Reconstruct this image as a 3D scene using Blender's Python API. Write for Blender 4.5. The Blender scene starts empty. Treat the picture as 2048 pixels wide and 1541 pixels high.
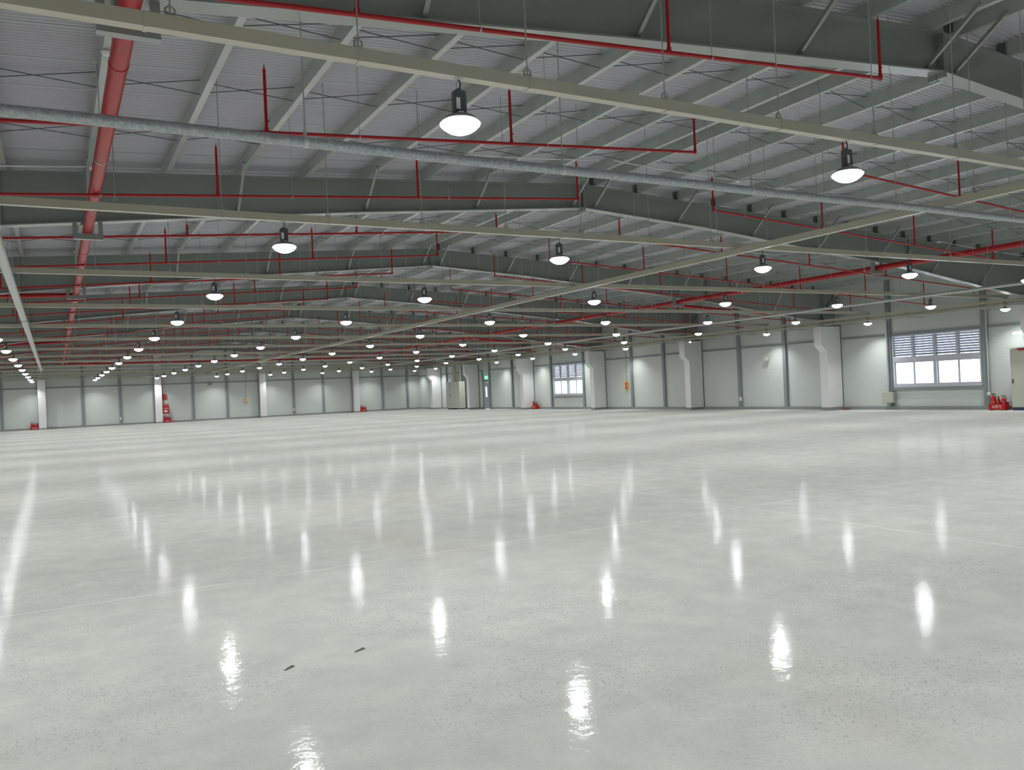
import bpy, math, random
from mathutils import Vector, Matrix
random.seed(7)
S = bpy.context.scene
COL = S.collection

# ---------------------------------------------------------------- camera, light, exposure
CAM_H = 1.65
RX, RY = Vector((109 - 1024, 817 - 770.5, 0)), Vector((3970 - 1024, 646 - 770.5, 0))
F = math.sqrt(-(RX.dot(RY)))
yd = Vector((RX.x, RX.y, F)).normalized()
xd = Vector((RY.x, RY.y, F)).normalized()
zd = xd.cross(yd)
cam_data = bpy.data.cameras.new('camera')
cam = bpy.data.objects.new('camera', cam_data)
COL.objects.link(cam)
cam_data.sensor_width = 36.0
cam_data.sensor_fit = 'HORIZONTAL'
cam_data.lens = F / 2048 * 36.0
cam_data.clip_start = 0.05
cam_data.clip_end = 400
rot = Matrix(((xd.x, -xd.y, -xd.z), (yd.x, -yd.y, -yd.z), (zd.x, -zd.y, -zd.z)))
cam.matrix_world = Matrix.Translation((0, 0, CAM_H)) @ rot.to_4x4()
S.camera = cam

w = bpy.data.worlds.new('daylight'); S.world = w; w.use_nodes = True
bg = w.node_tree.nodes['Background']
bg.inputs[0].default_value = (0.90, 0.95, 1.0, 1)
bg.inputs[1].default_value = 3.2

S.view_settings.view_transform = 'Standard'
S.view_settings.look = 'None'
S.view_settings.exposure = 0.0
S.view_settings.gamma = 1.0
S.view_settings.use_curve_mapping = False
S.cycles.max_bounces = 5
S.cycles.diffuse_bounces = 4
S.cycles.use_adaptive_sampling = True
S.cycles.adaptive_threshold = 0.04
S.cycles.glossy_bounces = 3
S.cycles.transmission_bounces = 3
S.cycles.sample_clamp_indirect = 8
S.cycles.caustics_reflective = False
S.cycles.caustics_refractive = False
S.cycles.use_denoising = True
LAMP_W = 62.0
LENS_E = 6.0

# ---------------------------------------------------------------- materials
def mat(name, col, rough=0.5, metal=0.0, spec=0.5, noise=None, bump=None, coat=0.0):
    m = bpy.data.materials.new(name); m.use_nodes = True
    nt = m.node_tree; b = nt.nodes['Principled BSDF']
    b.inputs['Base Color'].default_value = (*col, 1)
    b.inputs['Roughness'].default_value = rough
    b.inputs['Metallic'].default_value = metal
    b.inputs['Specular IOR Level'].default_value = spec
    if coat:
        b.inputs['Coat Weight'].default_value = coat; b.inputs['Coat Roughness'].default_value = 0.22; b.inputs['Coat IOR'].default_value = 1.7
    if noise or bump:
        tc = nt.nodes.new('ShaderNodeTexCoord')
    if noise:
        sc, amt = noise
        n = nt.nodes.new('ShaderNodeTexNoise'); n.inputs['Scale'].default_value = sc; n.inputs['Detail'].default_value = 4
        nt.links.new(tc.outputs['Object'], n.inputs['Vector'])
        r = nt.nodes.new('ShaderNodeValToRGB')
        r.color_ramp.elements[0].position = 0.3; r.color_ramp.elements[1].position = 0.7
        r.color_ramp.elements[0].color = (*[c * (1 - amt) for c in col], 1)
        r.color_ramp.elements[1].color = (*[min(1, c * (1 + amt)) for c in col], 1)
        nt.links.new(n.outputs['Fac'], r.inputs['Fac']); nt.links.new(r.outputs['Color'], b.inputs['Base Color'])
    if bump:
        sc, st = bump
        n2 = nt.nodes.new('ShaderNodeTexNoise'); n2.inputs['Scale'].default_value = sc
        nt.links.new(tc.outputs['Object'], n2.inputs['Vector'])
        bp = nt.nodes.new('ShaderNodeBump'); bp.inputs['Strength'].default_value = st; bp.inputs['Distance'].default_value = 0.01
        nt.links.new(n2.outputs['Fac'], bp.inputs['Height']); nt.links.new(bp.outputs['Normal'], b.inputs['Normal'])
    return m

def emit(name, col, strength):
    m = bpy.data.materials.new(name); m.use_nodes = True
    nt = m.node_tree; b = nt.nodes['Principled BSDF']
    b.inputs['Base Color'].default_value = (0.9, 0.9, 0.9, 1)
    b.inputs['Emission Color'].default_value = (*col, 1)
    b.inputs['Emission Strength'].default_value = strength
    m.cycles.emission_sampling = 'NONE'
    return m

M = dict(
    steel=mat('painted_steel_green_grey', (0.235, 0.265, 0.245), 0.45, noise=(0.7, 0.06), coat=1.0),
    purlin=mat('galvanised_purlin', (0.40, 0.445, 0.42), 0.42, 0.1, noise=(3.0, 0.08), coat=1.0),
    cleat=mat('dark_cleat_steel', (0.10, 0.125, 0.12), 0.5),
    sheet=mat('roof_liner_sheet', (0.49, 0.485, 0.53), 0.45, noise=(0.25, 0.05)),
    seam=mat('dark_sheet_sealing_gap', (0.09, 0.10, 0.11), 0.8),  # dark sealing gaps between the roof sheets
    tray=mat('beige_powder_coat', (0.48, 0.47, 0.375), 0.4, noise=(1.5, 0.04), coat=0.6),
    foil=mat('foil_pipe_wrap', (0.42, 0.46, 0.48), 0.35, 0.35, noise=(30.0, 0.22), bump=(60.0, 0.5)),
    galv=mat('galvanised_pipe', (0.56, 0.58, 0.57), 0.35, 0.3, noise=(4.0, 0.05)),
    red=mat('red_pipe_paint', (0.42, 0.008, 0.012), 0.35, noise=(2.0, 0.08)),
    redx=mat('red_extinguisher_gloss', (0.50, 0.006, 0.015), 0.25),
    redsign=mat('red_orange_sign', (0.55, 0.05, 0.03), 0.5),
    rod=mat('zinc_rod', (0.42, 0.45, 0.43), 0.4, 0.3),
    wire=mat('dark_rod', (0.10, 0.115, 0.11), 0.6),
    white=mat('white_painted_board', (0.80, 0.81, 0.81), 0.45, noise=(0.6, 0.02)),
    post=mat('grey_wall_post', (0.25, 0.285, 0.285), 0.5),
    kerb=mat('grey_base_kerb', (0.27, 0.29, 0.285), 0.6),
    winframe=mat('white_window_profile', (0.56, 0.57, 0.64), 0.4),
    louvre=mat('blue_grey_louvre', (0.30, 0.34, 0.42), 0.4),
    cabinet=mat('beige_grey_cabinet', (0.50, 0.51, 0.44), 0.4),
    doorgrey=mat('grey_door', (0.40, 0.44, 0.45), 0.45),
    navy=mat('dark_blue_plinth', (0.02, 0.03, 0.10), 0.5),
    black=mat('black_rubber', (0.012, 0.012, 0.013), 0.5),
    driver=mat('dark_grey_casting', (0.075, 0.09, 0.095), 0.45),
    lamphouse=mat('lamp_rim_grey', (0.20, 0.21, 0.21), 0.4),
    label=mat('white_label', (0.75, 0.75, 0.75), 0.5),
    clear=mat('milky_plastic', (0.50, 0.50, 0.46), 0.25),
    orange=mat('orange_control_box', (0.75, 0.33, 0.06), 0.4),
    cream=mat('cream_control_box', (0.75, 0.66, 0.42), 0.4),
    redbtn=mat('red_push_button', (0.5, 0.02, 0.02), 0.3),
    debris=mat('dark_wood_chip', (0.13, 0.12, 0.10), 0.8),
    rag=mat('brownish_red_cloth', (0.20, 0.08, 0.06), 0.9),
    lens=emit('glowing_lamp_lens', (0.97, 0.99, 1.0), LENS_E),
    exitg=emit('green_exit_light', (0.02, 0.9, 0.35), 1.4),
    exitw=emit('pale_exit_figure', (0.5, 1.0, 0.7), 1.6),
    tube=emit('small_tube_light', (1.0, 1.0, 0.95), 1.6),
)

# glass for the panes
g = bpy.data.materials.new('window_glass'); g.use_nodes = True
nt = g.node_tree; nt.nodes.remove(nt.nodes['Principled BSDF'])
tr = nt.nodes.new('ShaderNodeBsdfTransparent'); tr.inputs[0].default_value = (0.93, 0.96, 0.97, 1)
gl = nt.nodes.new('ShaderNodeBsdfGlossy'); gl.inputs['Roughness'].default_value = 0.03
mx = nt.nodes.new('ShaderNodeMixShader'); mx.inputs[0].default_value = 0.05
nt.links.new(tr.outputs[0], mx.inputs[1]); nt.links.new(gl.outputs[0], mx.inputs[2])
nt.links.new(mx.outputs[0], nt.nodes['Material Output'].inputs[0])
M['glass'] = g

# wall panels: fine horizontal ribs and wider panel joints
def wall_material():
    m = bpy.data.materials.new('ribbed_wall_panel'); m.use_nodes = True
    nt = m.node_tree; b = nt.nodes['Principled BSDF']; L = nt.links.new; N = nt.nodes.new
    b.inputs['Roughness'].default_value = 0.42
    tc = N('ShaderNodeTexCoord'); sp = N('ShaderNodeSeparateXYZ'); L(tc.outputs['Object'], sp.inputs[0])
    def groove(period, width):
        a = N('ShaderNodeMath'); a.operation = 'PINGPONG'; a.inputs[1].default_value = period / 2; L(sp.outputs['Z'], a.inputs[0])
        c = N('ShaderNodeMath'); c.operation = 'LESS_THAN'; c.inputs[1].default_value = width / 2; L(a.outputs[0], c.inputs[0])
        return c
    fine, wide = groove(0.1, 0.014), groove(1.0, 0.02)
    s1 = N('ShaderNodeMath'); s1.operation = 'MULTIPLY'; s1.inputs[1].default_value = 0.13; L(fine.outputs[0], s1.inputs[0])
    s2 = N('ShaderNodeMath'); s2.operation = 'MULTIPLY'; s2.inputs[1].default_value = 0.22; L(wide.outputs[0], s2.inputs[0])
    ad = N('ShaderNodeMath'); ad.operation = 'MAXIMUM'; L(s1.outputs[0], ad.inputs[0]); L(s2.outputs[0], ad.inputs[1])
    n = N('ShaderNodeTexNoise'); n.inputs['Scale'].default_value = 0.35; L(tc.outputs['Object'], n.inputs['Vector'])
    r = N('ShaderNodeValToRGB'); r.color_ramp.elements[0].color = (0.58, 0.62, 0.595, 1); r.color_ramp.elements[1].color = (0.66, 0.69, 0.665, 1)
    L(n.outputs['Fac'], r.inputs['Fac'])
    mix = N('ShaderNodeMix'); mix.data_type = 'RGBA'; mix.inputs[7].default_value = (0.30, 0.32, 0.31, 1)
    L(ad.outputs[0], mix.inputs[0]); L(r.outputs['Color'], mix.inputs[6]); L(mix.outputs[2], b.inputs['Base Color'])
    return m
M['wall'] = wall_material()

def floor_material():
    m = bpy.data.materials.new('polished_concrete'); m.use_nodes = True
    nt = m.node_tree; b = nt.nodes['Principled BSDF']; L = nt.links.new; N = nt.nodes.new
    tc = N('ShaderNodeTexCoord')
    def noise(scale, detail=4, rough=0.55, dist=0.0, stretch=None):
        n = N('ShaderNodeTexNoise'); n.inputs['Scale'].default_value = scale; n.inputs['Detail'].default_value = detail
        n.inputs['Roughness'].default_value = rough; n.inputs['Distortion'].default_value = dist
        if stretch:
            mp = N('ShaderNodeMapping'); mp.inputs['Scale'].default_value = stretch[:3]; mp.inputs['Rotation'].default_value = (0, 0, stretch[3])
            L(tc.outputs['Object'], mp.inputs[0]); L(mp.outputs[0], n.inputs['Vector'])
        else:
            L(tc.outputs['Object'], n.inputs['Vector'])
        return n
    def ramp(src, p0, c0, p1, c1):
        r = N('ShaderNodeValToRGB'); r.color_ramp.elements[0].position = p0; r.color_ramp.elements[1].position = p1
        r.color_ramp.elements[0].color = (*c0, 1); r.color_ramp.elements[1].color = (*c1, 1); L(src, r.inputs['Fac']); return r
    def mixc(fac, a, bcol, mode='MIX'):
        x = N('ShaderNodeMix'); x.data_type = 'RGBA'; x.blend_type = mode
        if isinstance(fac, (int, float)): x.inputs[0].default_value = fac
        else: L(fac, x.inputs[0])
        L(a, x.inputs[6])
        if isinstance(bcol, tuple): x.inputs[7].default_value = (*bcol, 1)
        else: L(bcol, x.inputs[7])
        return x.outputs[2]
    base = ramp(noise(0.22, 3).outputs['Fac'], 0.3, (0.605, 0.60, 0.575), 0.7, (0.655, 0.65, 0.625))
    mott = ramp(noise(2.5, 6, 0.65).outputs['Fac'], 0.32, (0.90, 0.90, 0.90), 0.68, (1.06, 1.06, 1.05))
    c = mixc(1.0, base.outputs['Color'], mott.outputs['Color'], 'MULTIPLY')
    # exposed aggregate speckle in broad patches
    v = N('ShaderNodeTexVoronoi'); v.inputs['Scale'].default_value = 60; L(tc.outputs['Object'], v.inputs['Vector'])
    sp = ramp(v.outputs['Distance'], 0.18, (1, 1, 1), 0.34, (0, 0, 0))
    patch = ramp(noise(0.55, 3, 0.6, 0.6).outputs['Fac'], 0.42, (0, 0, 0), 0.58, (1, 1, 1))
    keep = ramp(noise(24, 2).outputs['Fac'], 0.44, (0, 0, 0), 0.52, (1, 1, 1))
    a1 = N('ShaderNodeMath'); a1.operation = 'MULTIPLY'; L(sp.outputs['Color'], a1.inputs[0]); L(patch.outputs['Color'], a1.inputs[1])
    a2 = N('ShaderNodeMath'); a2.operation = 'MULTIPLY'; L(a1.outputs[0], a2.inputs[0]); L(keep.outputs['Color'], a2.inputs[1])
    a3 = N('ShaderNodeMath'); a3.operation = 'MULTIPLY'; L(a2.outputs[0], a3.inputs[0]); a3.inputs[1].default_value = 0.85
    c = mixc(a3.outputs[0], c, (0.24, 0.25, 0.25))
    # fine grain and trowel scratches
    fine = ramp(noise(60, 3, 0.7).outputs['Fac'], 0.3, (0.93, 0.93, 0.93), 0.7, (1.05, 1.05, 1.05))
    c = mixc(1.0, c, fine.outputs['Color'], 'MULTIPLY')
    for rotz, sx in ((0.35, 0.6), (-0.9, 0.8), (1.2, 0.5)):
        scr = ramp(noise(5, 2, 0.5, 0.4, (sx, 14, 1, rotz)).outputs['Fac'], 0.66, (0, 0, 0), 0.74, (0.22, 0.22, 0.22))
        c = mixc(scr.outputs['Color'], c, (0.42, 0.43, 0.42))
    # yellowish tint patch
    yt = ramp(noise(0.3, 3, 0.5, 0.3, (1, 1, 1, 0.8)).outputs['Fac'], 0.56, (0, 0, 0), 0.72, (0.22, 0.22, 0.22))
    c = mixc(yt.outputs['Color'], c, (0.60, 0.57, 0.45))
    # pale joint filler lines: a grid of saw cuts
    sep = N('ShaderNodeSeparateXYZ'); L(tc.outputs['Object'], sep.inputs[0])
    wob = noise(0.8, 2)
    def line(axis, off, period, width):
        s = N('ShaderNodeMath'); s.operation = 'ADD'; s.inputs[1].default_value = -off; L(sep.outputs[axis], s.inputs[0])
        wq = N('ShaderNodeMath'); wq.operation = 'MULTIPLY_ADD'; wq.inputs[1].default_value = 0.05; L(wob.outputs['Fac'], wq.inputs[0]); L(s.outputs[0], wq.inputs[2])
        p = N('ShaderNodeMath'); p.operation = 'PINGPONG'; p.inputs[1].default_value = period / 2; L(wq.outputs[0], p.inputs[0])
        l = N('ShaderNodeMath'); l.operation = 'LESS_THAN'; l.inputs[1].default_value = width / 2; L(p.outputs[0], l.inputs[0]); return l
    l1, l2 = line('Y', 7.8, 9.2, 0.018), line('X', 7.62, 16.6, 0.018)
    mxl = N('ShaderNodeMath'); mxl.operation = 'MAXIMUM'; L(l1.outputs[0], mxl.inputs[0]); L(l2.outputs[0], mxl.inputs[1])
    brk = ramp(noise(1.7, 3).outputs['Fac'], 0.35, (0.3, 0.3, 0.3), 0.6, (0.9, 0.9, 0.9))
    ml = N('ShaderNodeMath'); ml.operation = 'MULTIPLY'; L(mxl.outputs[0], ml.inputs[0]); L(brk.outputs['Color'], ml.inputs[1])
    c = mixc(ml.outputs[0], c, (0.86, 0.86, 0.82))
    nt.nodes.remove(b)
    df = N('ShaderNodeBsdfDiffuse'); gs = N('ShaderNodeBsdfGlossy'); ms = N('ShaderNodeMixShader'); fr = N('ShaderNodeFresnel'); mn = N('ShaderNodeMath')
    L(c, df.inputs['Color']); df.inputs['Roughness'].default_value = 0.3
    rr = N('ShaderNodeMapRange'); L(noise(3.0, 5, 0.6).outputs['Fac'], rr.inputs[0])
    rr.inputs[1].default_value = 0.3; rr.inputs[2].default_value = 0.7; rr.inputs[3].default_value = 0.04; rr.inputs[4].default_value = 0.11
    L(rr.outputs[0], gs.inputs['Roughness'])
    fr.inputs['IOR'].default_value = 1.19
    mn.operation = 'MINIMUM'; mn.inputs[1].default_value = 0.05; L(fr.outputs[0], mn.inputs[0])
    bp = N('ShaderNodeBump'); bp.inputs['Strength'].default_value = 0.55; bp.inputs['Distance'].default_value = 0.004
    L(noise(7, 5, 0.6).outputs['Fac'], bp.inputs['Height']); L(bp.outputs['Normal'], gs.inputs['Normal'])
    L(mn.outputs[0], ms.inputs[0]); L(df.outputs[0], ms.inputs[1]); L(gs.outputs[0], ms.inputs[2]); L(ms.outputs[0], nt.nodes['Material Output'].inputs[0])
    return m
M['floor'] = floor_material()

# ---------------------------------------------------------------- mesh helpers
class MB:
    def __init__(s): s.v = []; s.f = []; s.mi = []; s.sm = []
    def add(s, vs, fs, mi=0, smooth=False):
        o = len(s.v); s.v += [tuple(v) for v in vs]
        for f in fs: s.f.append(tuple(i + o for i in f)); s.mi.append(mi); s.sm.append(smooth)
    def box(s, x0, x1, y0, y1, z0, z1, mi=0):
        vs = [(x0, y0, z0), (x1, y0, z0), (x1, y1, z0), (x0, y1, z0), (x0, y0, z1), (x1, y0, z1), (x1, y1, z1), (x0, y1, z1)]
        s.add(vs, [(0, 3, 2, 1), (4, 5, 6, 7), (0, 1, 5, 4), (1, 2, 6, 5), (2, 3, 7, 6), (3, 0, 4, 7)], mi)
        return s
    def rbox(s, x0, x1, y0, y1, z0, z1, r, mi=0):
        # box with chamfered vertical and top edges
        def ring(z, d):
            return [(x0 + r, y0 + d, z), (x1 - r, y0 + d, z), (x1 - d, y0 + r, z), (x1 - d, y1 - r, z), (x1 - r, y1 - d, z), (x0 + r, y1 - d, z), (x0 + d, y1 - r, z), (x0 + d, y0 + r, z)]
        rs = [ring(z0, r * .6), ring(z0 + r * .6, 0), ring(z1 - r * .6, 0), ring(z1, r * .6)]
        vs = sum(rs, []); fs = []
        for k in range(3):
            for i in range(8): fs.append((k * 8 + i, k * 8 + (i + 1) % 8, k * 8 + 8 + (i + 1) % 8, k * 8 + 8 + i))
        fs.append(tuple(range(7, -1, -1))); fs.append(tuple(range(24, 32)))
        s.add(vs, fs, mi); return s
    def prism(s, poly, a, b, axis='Y', mi=0):
        # poly: list of 2-D points in the plane normal to axis; extruded a..b
        def P(p, t):
            return {'Y': (p[0], t, p[1]), 'X': (t, p[0], p[1]), 'Z': (p[0], p[1], t)}[axis]
        n = len(poly); vs = [P(p, a) for p in poly] + [P(p, b) for p in poly]
        fs = [tuple(range(n)), tuple(range(2 * n - 1, n - 1, -1))] + [(i, i + n, (i + 1) % n + n, (i + 1) % n) for i in range(n)]
        s.add(vs, fs, mi); return s
    def tube(s, pts, r, seg=8, mi=0, cap=True, smooth=True):
        pts = [Vector(p) for p in pts]; n = len(pts); vs = []; up = None
        rr = r if isinstance(r, (list, tuple)) else [r] * n
        for i, p in enumerate(pts):
            d = (pts[min(i + 1, n - 1)] - pts[max(i - 1, 0)]).normalized()
            if up is None:
                up = Vector((0, 0, 1)) if abs(d.z) < 0.9 else Vector((1, 0, 0))
            a = d.cross(up)
            if a.length < 1e-4: a = d.orthogonal()
            a.normalize(); bb = a.cross(d).normalized(); up = bb
            for k in range(seg):
                t = 2 * math.pi * (k + .5) / seg
                vs.append(p + (a * math.cos(t) + bb * math.sin(t)) * rr[i])
        fs = []
        for i in range(n - 1):
            for k in range(seg):
                k2 = (k + 1) % seg
                fs.append((i * seg + k, i * seg + k2, (i + 1) * seg + k2, (i + 1) * seg + k))
        s.add(vs, fs, mi, smooth)
        if cap:
            s.add(vs[:seg], [tuple(range(seg - 1, -1, -1))], mi); s.add(vs[-seg:], [tuple(range(seg))], mi)
        return s
    def lathe(s, prof, c=(0, 0, 0), seg=20, mi=0, smooth=True):
        vs = []; n = len(prof)
        for r, z in prof:
            for k in range(seg):
                t = 2 * math.pi * k / seg; vs.append((c[0] + r * math.cos(t), c[1] + r * math.sin(t), c[2] + z))
        fs = [(i * seg + k, i * seg + (k + 1) % seg, (i + 1) * seg + (k + 1) % seg, (i + 1) * seg + k) for i in range(n - 1) for k in range(seg)]
        s.add(vs, fs, mi, smooth); return s
    def bar(s, p, q, wx, wy, mi=0):
        p = Vector(p); q = Vector(q); d = (q - p).normalized(); a = d.cross(Vector((0, 0, 1)))
        if a.length < 1e-3: a = Vector((1, 0, 0))
        a.normalize(); b = d.cross(a); vs = []
        for o in (p, q):
            for i, j in ((-1, -1), (1, -1), (1, 1), (-1, 1)): vs.append(o + a * i * wx / 2 + b * j * wy / 2)
        s.add(vs, [(0, 1, 2, 3), (7, 6, 5, 4), (0, 4, 5, 1), (1, 5, 6, 2), (2, 6, 7, 3), (3, 7, 4, 0)], mi); return s
    def mesh(s, name, mats):
        me = bpy.data.meshes.new(name); me.from_pydata(s.v, [], s.f)
        for m in (mats if isinstance(mats, (list, tuple)) else [mats]): me.materials.append(M[m])
        me.polygons.foreach_set('material_index', s.mi); me.polygons.foreach_set('use_smooth', s.sm)
        me.update(); return me
    def build(s, name, mats, parent=None, loc=(0, 0, 0)):
        return obj(name, s.mesh(name, mats), parent, loc)

def obj(name, me, parent=None, loc=(0, 0, 0)):
    o = bpy.data.objects.new(name, me); COL.objects.link(o); o.location = loc
    if parent: o.parent = parent
    return o
def tag(o, label, cat, group=None, kind=None):
    if label: o['label'] = label
    if cat: o['category'] = cat
    if group: o['group'] = group
    if kind: o['kind'] = kind
    return o
def thing(name, loc, label, cat, group=None):
    return tag(obj(name, None, None, loc), label, cat, group)
def struct(o):
    o['kind'] = 'structure'; return o

ORD = ['first', 'second', 'third', 'fourth', 'fifth', 'sixth', 'seventh', 'eighth', 'ninth', 'tenth', 'eleventh', 'twelfth', 'thirteenth', 'fourteenth', 'fifteenth', 'sixteenth',
       'seventeenth', 'eighteenth', 'nineteenth', 'twentieth', 'twenty-first', 'twenty-second', 'twenty-third', 'twenty-fourth', 'twenty-fifth']
def pix(x, y, z):
    d = Vector((x, y, z - CAM_H)); c = rot.transposed() @ d
    if c.z > -0.1: return None
    return (1024 + F * c.x / -c.z, 770.5 - F * c.y / -c.z)
def inframe(x, y, z, m=0):
    p = pix(x, y, z); return p is not None and -m < p[0] < 2048 + m and -m < p[1] < 1541 + m

# ---------------------------------------------------------------- dimensions
XL, XR, YN, YF = -8.8, 31.5, -11.4, 75.5
RIDGE = 11.35
def ztop(x): return 6.50 - 0.062 * (RIDGE - x) if x < RIDGE else 6.50 - 0.057 * (x - RIDGE)
def zroof(x): return ztop(x) + 0.24
FRAMES = [7.3 + 9.2 * k for k in range(8)]
ROWS_Y = [5.92, 11.7, 17.5, 23.35, 29.1, 34.8, 40.5, 46.1, 51.7, 57.3, 63.1, 69.2, 74.2]
ROWS_X = [-1.45, 2.93, 7.55, 12.3, 16.85, 21.55, 26.25, 30.64]

# ---------------------------------------------------------------- floor, ceiling, walls
struct(MB().box(XL - .2, XR + .2, YN - .2, YF + .2, -0.2, 0).build('floor', 'floor'))

def ceiling():
    b = MB(); prof = []; y = YN; k = 0
    while y < YF:
        if k % 12 == 0:
            prof += [(y, 0.0, 0), (y + .001, -.001, 1), (y + .017, -.001, 1), (y + .018, 0.0, 0)]
        else:
            prof += [(y, 0.0, 0), (y + .010, -.015, 0), (y + .032, -.015, 0), (y + .042, 0.0, 0)]
        y += 0.0875; k += 1
    prof.append((YF, 0.0, 0))
    for xa, xb in ((XL, RIDGE), (RIDGE, XR + .1)):
        vs = []
        for yy, dz, _ in prof: vs += [(xa, yy, zroof(xa) + dz), (xb, yy, zroof(xb) + dz)]
        o = len(b.v); b.v += vs
        for i in range(len(prof) - 1):
            b.f.append((o + 2 * i, o + 2 * i + 2, o + 2 * i + 3, o + 2 * i + 1)); b.mi.append(1 if prof[i][2] and prof[i + 1][2] else 0); b.sm.append(False)
    # outer skin so that no sky leaks through the corrugation
    for xa, xb in ((XL - .2, RIDGE), (RIDGE, XR + .3)):
        b.add([(xa, YN - .2, zroof(xa) + .1), (xb, YN - .2, zroof(xb) + .1), (xb, YF + .2, zroof(xb) + .1), (xa, YF + .2, zroof(xa) + .1)], [(0, 1, 2, 3)], 0)
    return struct(b.build('ceiling', ['sheet', 'seam']))
ceiling()

def wall_with_holes(b, holes, y0, y1, x0, x1, z1):
    ys = sorted({y0, y1, *[h[0] for h in holes], *[h[1] for h in holes]})
    for a, c in zip(ys, ys[1:]):
        cut = sorted([(h[2], h[3]) for h in holes if h[0] <= a and h[1] >= c]); z = 0
        for lo, hi in cut:
            if lo > z: b.box(x0, x1, a, c, z, lo)
            z = hi
        b.box(x0, x1, a, c, z, z1)
WIN = [(18.95, 22.85), (46.45, 50.35)]
WZ = (0.93, 3.16)
DOOR = (60.40, 61.45, 0.0, 2.2)
b = MB(); wall_with_holes(b, [(a, c, *WZ) for a, c in WIN] + [DOOR], YN, YF + .2, XR, XR + .2, zroof(XR) + .2)
struct(b.build('wall_right', 'wall'))
pent = lambda xa, xb: [(xa, 0), (xb, 0), (xb, zroof(xb) + .05), (RIDGE, zroof(RIDGE) + .05), (xa, zroof(xa) + .05)]
struct(MB().prism(pent(XL - .2, XR + .2), YF, YF + .2).build('wall_far', 'wall'))
struct(MB().prism(pent(XL - .2, XR + .2), YN - .2, YN).build('wall_near', 'wall'))
struct(MB().box(XL - .2, XL, YN, YF, 0, zroof(XL) + .1).build('wall_left', 'wall'))
b = MB()
for a, c in ((YN, DOOR[0] - .1), (DOOR[1] + .1, YF)): b.box(XR - .12, XR, a, c, 0, .14)
struct(b.build('baseboard_right', 'kerb'))
struct(MB().box(XL, XR - .12, YF - .12, YF, 0, .14).build('baseboard_far', 'kerb'))

# ---------------------------------------------------------------- windows and door
def window(i, y0, y1):
    z0, z1 = WZ
    fr = MB(); X0, X1 = XR - .06, XR + .08; t = .07
    zm0, zm1 = 2.02, 2.24
    fr.box(X0, X1, y0, y1, z0, z0 + .13).box(X0, X1, y0, y1, z1 - t, z1)
    fr.box(X0, X1, y0, y0 + t, z0 + .13, z1 - t).box(X0, X1, y1 - t, y1, z0 + .13, z1 - t)
    fr.box(X0, X1, y0 + t, y1 - t, zm0, zm1)
    ym = (y0 + y1) / 2
    fr.box(X0, X1, ym - .07, ym + .07, z0 + .13, zm0).box(X0, X1, ym - .06, ym + .06, zm1, z1 - t)
    o = struct(fr.build('window_%d' % i, 'winframe'))
    q = (y1 - y0) / 4
    for a, c, in ((y0 + t, ym - .07), (ym + .07, y1 - t)):
        h = (a + c) / 2
        for k, (p, r_) in enumerate(((a, h + .03), (h - .03, c))):
            x = XR + .0 + .03 * k
            s = MB(); s.box(x, x + .025, p, r_, z0 + .13, z0 + .17).box(x, x + .025, p, r_, zm0 - .04, zm0)
            s.box(x, x + .025, p, p + .04, z0 + .17, zm0 - .04).box(x, x + .025, r_ - .04, r_, z0 + .17, zm0 - .04)
            so = s.build('sash', 'winframe', o)
            MB().box(x + .009, x + .015, p + .04, r_ - .04, z0 + .17, zm0 - .04).build('pane', 'glass', so)
        for k, (p, r_) in enumerate(((a - .01, h - .05), (h + .05, c + .01))):
            s = MB(); n = 8
            for j in range(n):
                z = zm1 + .03 + j * (z1 - t - zm1 - .02) / n
                s.prism([(XR - .03, z + .078), (XR - .022, z + .086), (XR + .05, z + .008), (XR + .042, z)], p + .02, r_ - .02, 'Y')
            s.box(XR - .03, XR + .05, p - .0, p + .02, zm1, z1 - t).box(XR - .03, XR + .05, r_ - .02, r_, zm1, z1 - t)
            s.build('louvre', 'louvre', o)
        MB().box(X0 + .01, X1 - .01, h - .05, h + .05, zm1, z1 - t).build('mullion', 'winframe', o)
    return o
for i, (a, c) in enumerate(WIN): window(i + 1, a, c)

def door():
    y0, y1, z0, z1 = DOOR
    f = MB(); f.box(XR - .05, XR + .1, y0 - .08, y0, 0, z1 + .08).box(XR - .05, XR + .1, y1, y1 + .08, 0, z1 + .08).box(XR - .05, XR + .1, y0, y1, z1, z1 + .08)
    o = struct(f.build('door_1', 'post'))
    p = MB(); a, c = y0 + .01, y1 - .01; wy0, wy1, wz0, wz1 = y0 + .42, y0 + .72, 1.0, 1.85
    p.box(XR, XR + .05, a, wy0, .02, z1 - .01).box(XR, XR + .05, wy1, c, .02, z1 - .01).box(XR, XR + .05, wy0, wy1, .02, wz0).box(XR, XR + .05, wy0, wy1, wz1, z1 - .01)
    p.build('door_leaf', 'doorgrey', o)
    MB().box(XR + .02, XR + .03, wy0, wy1, wz0, wz1).build('vision_pane', 'glass', o)
    MB().tube([(XR - .0, y0 + .1, 1.05), (XR - .06, y0 + .1, 1.05), (XR - .06, y0 + .24, 1.05)], .012, 6).build('door_handle', 'rod', o)
door()
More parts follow.
